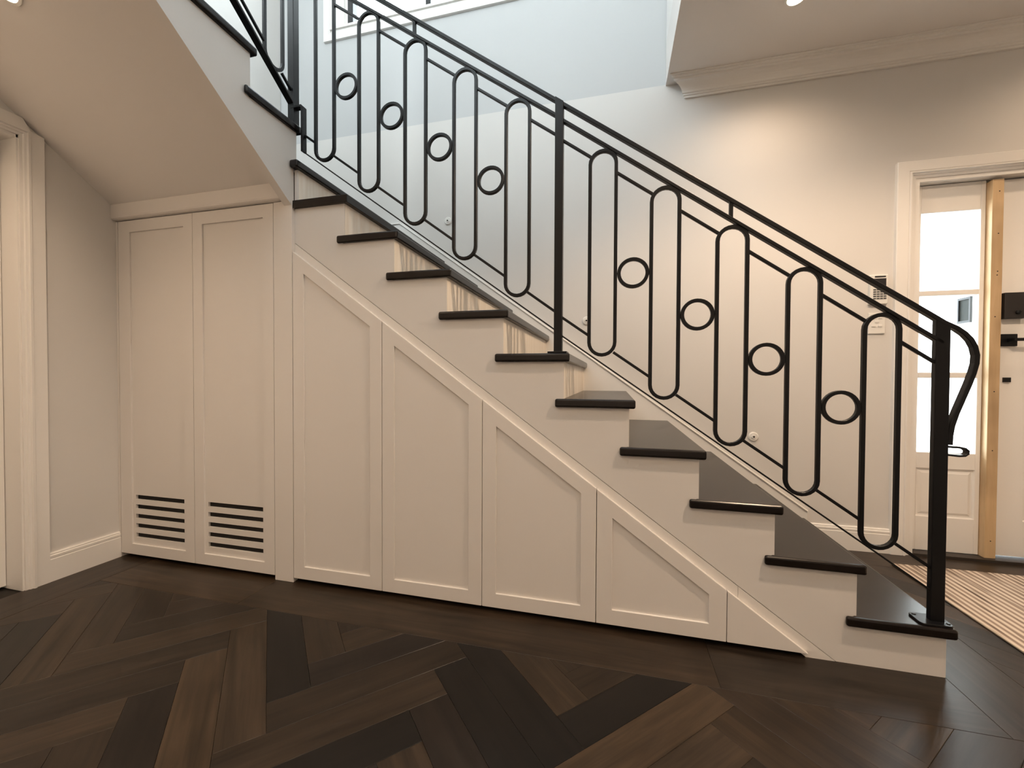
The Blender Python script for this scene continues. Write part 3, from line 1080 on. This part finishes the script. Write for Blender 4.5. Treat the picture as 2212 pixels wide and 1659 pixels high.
# porch seen through the sidelight: return wall with a lantern
struct('wall_porch', MB().box(1.28, 1.40, WD + 0.30, WD + 2.6, -0.05, 2.6), 'trim_paint', 'white porch return wall outside the sidelight')
lan = thing('porch_lantern', 'dark boxy lantern on the porch wall behind the sidelight glass', 'lantern')
lb = MB()
lb.box(1.16, 1.2795, WD + 0.585, WD + 0.685, 1.455, 1.470)
lb.box(1.16, 1.2795, WD + 0.585, WD + 0.685, 1.305, 1.320)
for yy in (WD + 0.585, WD + 0.675):
    for xx in (1.16, 1.2695):
        lb.box(xx, xx + 0.010, yy, yy + 0.010, 1.320, 1.455)
obj('lantern_frame', lb, 'black_metal', lan)
obj('lantern_glass', MB().box(1.168, 1.2690, WD + 0.593, WD + 0.677, 1.320, 1.455), 'lantern_glass', lan)
struct('porch_floor', MB().box(-0.5, 4.0, WD + 0.30, WD + 4.0, -0.12, -0.05), 'stringer_paint', 'pale porch paving outside the entry door')

# ------------------------------------------------------------------ windows of the upper storey, seen and added
def upper_window(name, label, axis):
    w = group_struct(name, label)
    return w


w1 = group_struct('window_1', 'high black-framed window in the upper wall over the stairs')
rv = MB()
yw = WD + 0.004
rv.box(WX0 - 0.0005, WX0 + 0.018, yw - 0.006, yw + 0.13, WZ0, WZ1)
rv.box(WX1 - 0.018, WX1 + 0.0005, yw - 0.006, yw + 0.13, WZ0, WZ1)
rv.box(WX0, WX1, yw - 0.006, yw + 0.13, WZ1 - 0.018, WZ1 + 0.0005)
rv.box(WX0 - 0.02, WX1 + 0.02, yw - 0.022, yw + 0.13, WZ0 - 0.0005, WZ0 + 0.016)
obj('reveal', rv, 'trim_paint', w1)
ar = MB()
for (a, b, pr) in ((0.0, 0.018, 0.010), (0.018, 0.030, 0.016), (0.030, 0.075, 0.018)):
    ar.box(WX0 - b, WX0 - a, yw - pr, yw, WZ0 - b, WZ1 + b)
    ar.box(WX1 + a, WX1 + b, yw - pr, yw, WZ0 - b, WZ1 + b)
    ar.box(WX0 - a, WX1 + a, yw - pr, yw, WZ0 - b, WZ0 - a)
    ar.box(WX0 - a, WX1 + a, yw - pr, yw, WZ1 + a, WZ1 + b)
obj('architrave', ar, 'trim_paint', w1)
fr_ = MB()
f0x, f1x, f0z, f1z = WX0 + 0.075, WX1 - 0.018, WZ0 + 0.016, WZ1 - 0.018
fr_.box(f0x, f0x + 0.045, yw + 0.06, yw + 0.11, f0z, f1z)
fr_.box(f1x - 0.045, f1x, yw + 0.06, yw + 0.11, f0z, f1z)
fr_.box(f0x + 0.045, f1x - 0.045, yw + 0.06, yw + 0.11, f1z - 0.045, f1z)
fr_.box(f0x + 0.045, f1x - 0.045, yw + 0.06, yw + 0.11, f0z, f0z + 0.014)
xm = (f0x + f1x) / 2
fr_.box(xm - 0.02, xm + 0.02, yw + 0.06, yw + 0.11, f0z + 0.014, f1z - 0.045)
obj('frame', fr_, 'window_black', w1, label='black window frame')
rv2 = MB()
for q in range(3):
    rv2.box(WX0 + 0.018 + q * 0.019, WX0 + 0.037 + q * 0.019, yw + 0.02 + q * 0.02, yw + 0.125, f0z, f1z)
obj('stepped_stop', rv2, 'trim_paint', w1)
for xa, xb in ((f0x + 0.045, xm - 0.02), (xm + 0.02, f1x - 0.045)):
    obj('glass_pane', MB().box(xa - 0.002, xb + 0.002, yw + 0.083, yw + 0.087, f0z + 0.012, f1z - 0.043), 'glass', w1)
w3 = group_struct('added_window_3', 'unseen window added for daylight in the side wall over the upper flight')  # out of view; added to let more sky light into the void
fv = MB()
for (y0, y1, z0, z1) in ((VY0, VY0 + 0.045, VZ0, VZ1), (VY1 - 0.045, VY1, VZ0, VZ1), (VY0 + 0.045, VY1 - 0.045, VZ0, VZ0 + 0.045), (VY0 + 0.045, VY1 - 0.045, VZ1 - 0.045, VZ1)):
    fv.box(XL - 0.10, XL - 0.05, y0, y1, z0, z1)
obj('frame', fv, 'window_black', w3)
obj('glass_pane', MB().box(XL - 0.077, XL - 0.073, VY0 + 0.043, VY1 - 0.043, VZ0 + 0.043, VZ1 - 0.043), 'glass', w3)

w4 = group_struct('added_window_4', 'wide unseen window added for daylight opposite the stair wall')  # out of view; added to throw sky light onto the stair wall
fv = MB()
for (x0, x1, z0, z1) in ((FX0, FX0 + 0.045, FZ0, FZ1), (FX1 - 0.045, FX1, FZ0, FZ1), (FX0 + 0.045, FX1 - 0.045, FZ0, FZ0 + 0.045), (FX0 + 0.045, FX1 - 0.045, FZ1 - 0.045, FZ1), (-2.47, -2.43, FZ0 + 0.045, FZ1 - 0.045)):
    fv.box(x0, x1, YF - 0.09, YF - 0.04, z0, z1)
obj('frame', fv, 'window_black', w4)
for xa, xb in ((FX0 + 0.043, -2.468), (-2.432, FX1 - 0.043)):
    obj('glass_pane', MB().box(xa, xb, YF - 0.067, YF - 0.063, FZ0 + 0.043, FZ1 - 0.043), 'glass', w4)

# ------------------------------------------------------------------ small things on the walls
kp = thing('alarm_keypad', 'white alarm keypad with dark display on the wall by the entry door', 'keypad')
KX0, KX1, KZ0, KZ1 = 0.3125, 0.394, 1.345, 1.502
yk = WD - 0.022
obj('case', MB().box(KX0, KX1, yk, WD - 0.0005, KZ0, KZ1), 'white_plastic', kp, bevel=0.003, seg=2)
obj('display', MB().box(KX0 + 0.014, KX1 - 0.010, yk - 0.001, yk + 0.001, 1.437, 1.481), 'screen_dark', kp)
obj('status_bar', MB().box(KX0 + 0.020, KX1 - 0.012, yk - 0.001, yk + 0.001, 1.487, 1.495), 'screen_dark', kp)
for r_ in range(5):
    for c_ in range(4):
        x0 = KX0 + 0.014 + c_ * 0.0155
        z0 = 1.4175 - r_ * 0.0118
        obj('key', MB().box(x0, x0 + 0.0125, yk - 0.0015, yk + 0.001, z0, z0 + 0.0075), 'key_grey', kp)
sw = thing('light_switch', 'white light switch plate with five buttons below the alarm keypad', 'switch')
ys = WD - 0.009
obj('plate', MB().box(0.3145, 0.3905, ys, WD - 0.0005, 1.187, 1.300), 'white_plastic', sw, bevel=0.003, seg=2)
for x, z_ in ((0.337, 1.274), (0.366, 1.274), (0.3515, 1.2535), (0.337, 1.230), (0.366, 1.230)):
    obj('button', MB().box(x - 0.0095, x + 0.0095, ys - 0.004, ys + 0.001, z_ - 0.0065, z_ + 0.0065), 'white_plastic', sw, bevel=0.0015, seg=2)
dl_ = ['white round wall fixing seen beside the fourth oval of the upper balustrade panel', 'white round wall fixing seen behind the first oval right of the middle post', 'white round wall fixing seen right of the third oval of the lower panel']
for (x, z_), lab in zip(((-2.1385, 2.0151), (-1.1946, 1.3035), (-0.2365, 0.6052)), dl_):
    t = thing('wall_fixing', lab, 'wall fixing', 'round handrail fixings on the stair wall')
    obj('disc', MB().lathe([(0.027, 0), (0.027, 0.004), (0.022, 0.009), (0.012, 0.009), (0.011, 0.014), (0.006, 0.014)], (x, WD - 0.0003, z_), (0, -1, 0), 28), 'white_plastic', t, smooth=False)
    obj('screw_hole', MB().lathe([(0.0055, 0), (0.0055, 0.0146)], (x, WD - 0.0003, z_), (0, -1, 0), 12), 'hole_dark', t)

# ------------------------------------------------------------------ rug
rug = obj('striped_rug', MB().box(-0.55, 0.55, -0.85, 0.85, 0.0, 0.008), 'rug_weave', None, bevel=0.003, seg=2, label='beige and brown striped rug in front of the entry door', category='rug')
rug.location = (0.350 + 0.55, 0.893 - 0.85, 0.0005)

# ------------------------------------------------------------------ recessed downlights
def downlight(loc, label, nrm=(0, 0, -1), power=1.0, size=100, blend=0.7):
    t = thing('downlight', label, 'downlight', 'recessed ceiling downlights')
    n_ = Vector(nrm).normalized()
    c = Vector(loc)
    obj('trim_ring', MB().lathe([(0.046, 0.0), (0.045, 0.004), (0.036, 0.005), (0.034, 0.0005)], c, n_, 32), 'white_plastic', t, smooth=False)
    obj('lens', MB().lathe([(0.0335, 0.0006), (0.0325, 0.004), (0.027, 0.0075), (0.017, 0.0100), (0.004, 0.0112)], c, n_, 32), 'lamp_lens', t)
    ld = bpy.data.lights.new('downlight_lamp', 'SPOT')
    ld.energy = LAMP_W * power
    ld.color = WARM
    ld.spot_size = math.radians(size)
    ld.spot_blend = blend
    ld.shadow_soft_size = 0.035
    lo = bpy.data.objects.new('downlight_lamp', ld)
    COL.objects.link(lo)
    lo.parent = t
    lo.location = c + n_ * 0.016
    lo.rotation_euler = n_.to_track_quat('-Z', 'Y').to_euler()
    return t


zc_ = CEIL - 0.0003
downlight((-0.222, 0.598, zc_), 'lit recessed downlight in the ceiling near the cornice', power=0.34, size=155, blend=1.0)
downlight((0.08, -0.53, zc_), 'lit recessed downlight in the ceiling above the foot of the stairs', power=1.4, size=146, blend=0.4)
downlight((1.25, 0.598, zc_), 'lit recessed downlight in the ceiling right above the entry door', power=0.24, size=150, blend=1.0)
downlight((1.30, -0.53, zc_), 'lit recessed downlight over the hall side of the rug', power=0.15, size=172, blend=0.4)
for x_, la in ((-2.85, 'facing the tall cupboard'), (-1.75, 'facing the two tallest sloped doors'), (-0.65, 'facing the smallest sloped door'), (0.55, 'facing the foot of the stairs')):  # unseen hall lamps, added to raise the light on the cabinets
    downlight((x_, -1.85, zc_), 'added out-of-view downlight in the near hall row ' + la, power=0.28, size=160, blend=1.0)
    downlight((x_, -2.75, zc_), 'added out-of-view downlight in the far hall row ' + la, power=0.25, size=160, blend=1.0)
sn_ = Vector((0, -sl, -1)).normalized()
yl = -0.629
downlight((-3.03, yl, k0 - sl * yl - 0.0003), 'lit recessed downlight in the sloping soffit at the top left', sn_, 0.70, 168, 1.0)

# ------------------------------------------------------------------ daylight portals in the seen and added openings
def portal(name, loc, direction, sx, sy):
    ld = bpy.data.lights.new(name, 'AREA')
    ld.shape = 'RECTANGLE'
    ld.size, ld.size_y = sx, sy
    ld.cycles.is_portal = True
    lo = bpy.data.objects.new(name, ld)
    COL.objects.link(lo)
    lo.location = loc
    lo.rotation_euler = Vector(direction).to_track_quat('-Z', 'Z').to_euler()


portal('window_portal', ((WX0 + WX1) / 2, WD + 0.16, (WZ0 + WZ1) / 2), (0, -1, 0), WX1 - WX0, WZ1 - WZ0)
portal('added_side_portal', (XL - 0.16, (VY0 + VY1) / 2, (VZ0 + VZ1) / 2), (1, 0, 0), VY1 - VY0, VZ1 - VZ0)
portal('added_front_portal', ((FX0 + FX1) / 2, YF - 0.14, (FZ0 + FZ1) / 2), (0, 1, 0), FX1 - FX0, FZ1 - FZ0)
portal('sidelight_portal', ((GX0 + GX1) / 2, YS + 0.06, 1.19), (0, -1, 0), GX1 - GX0 + 0.02, 1.30)
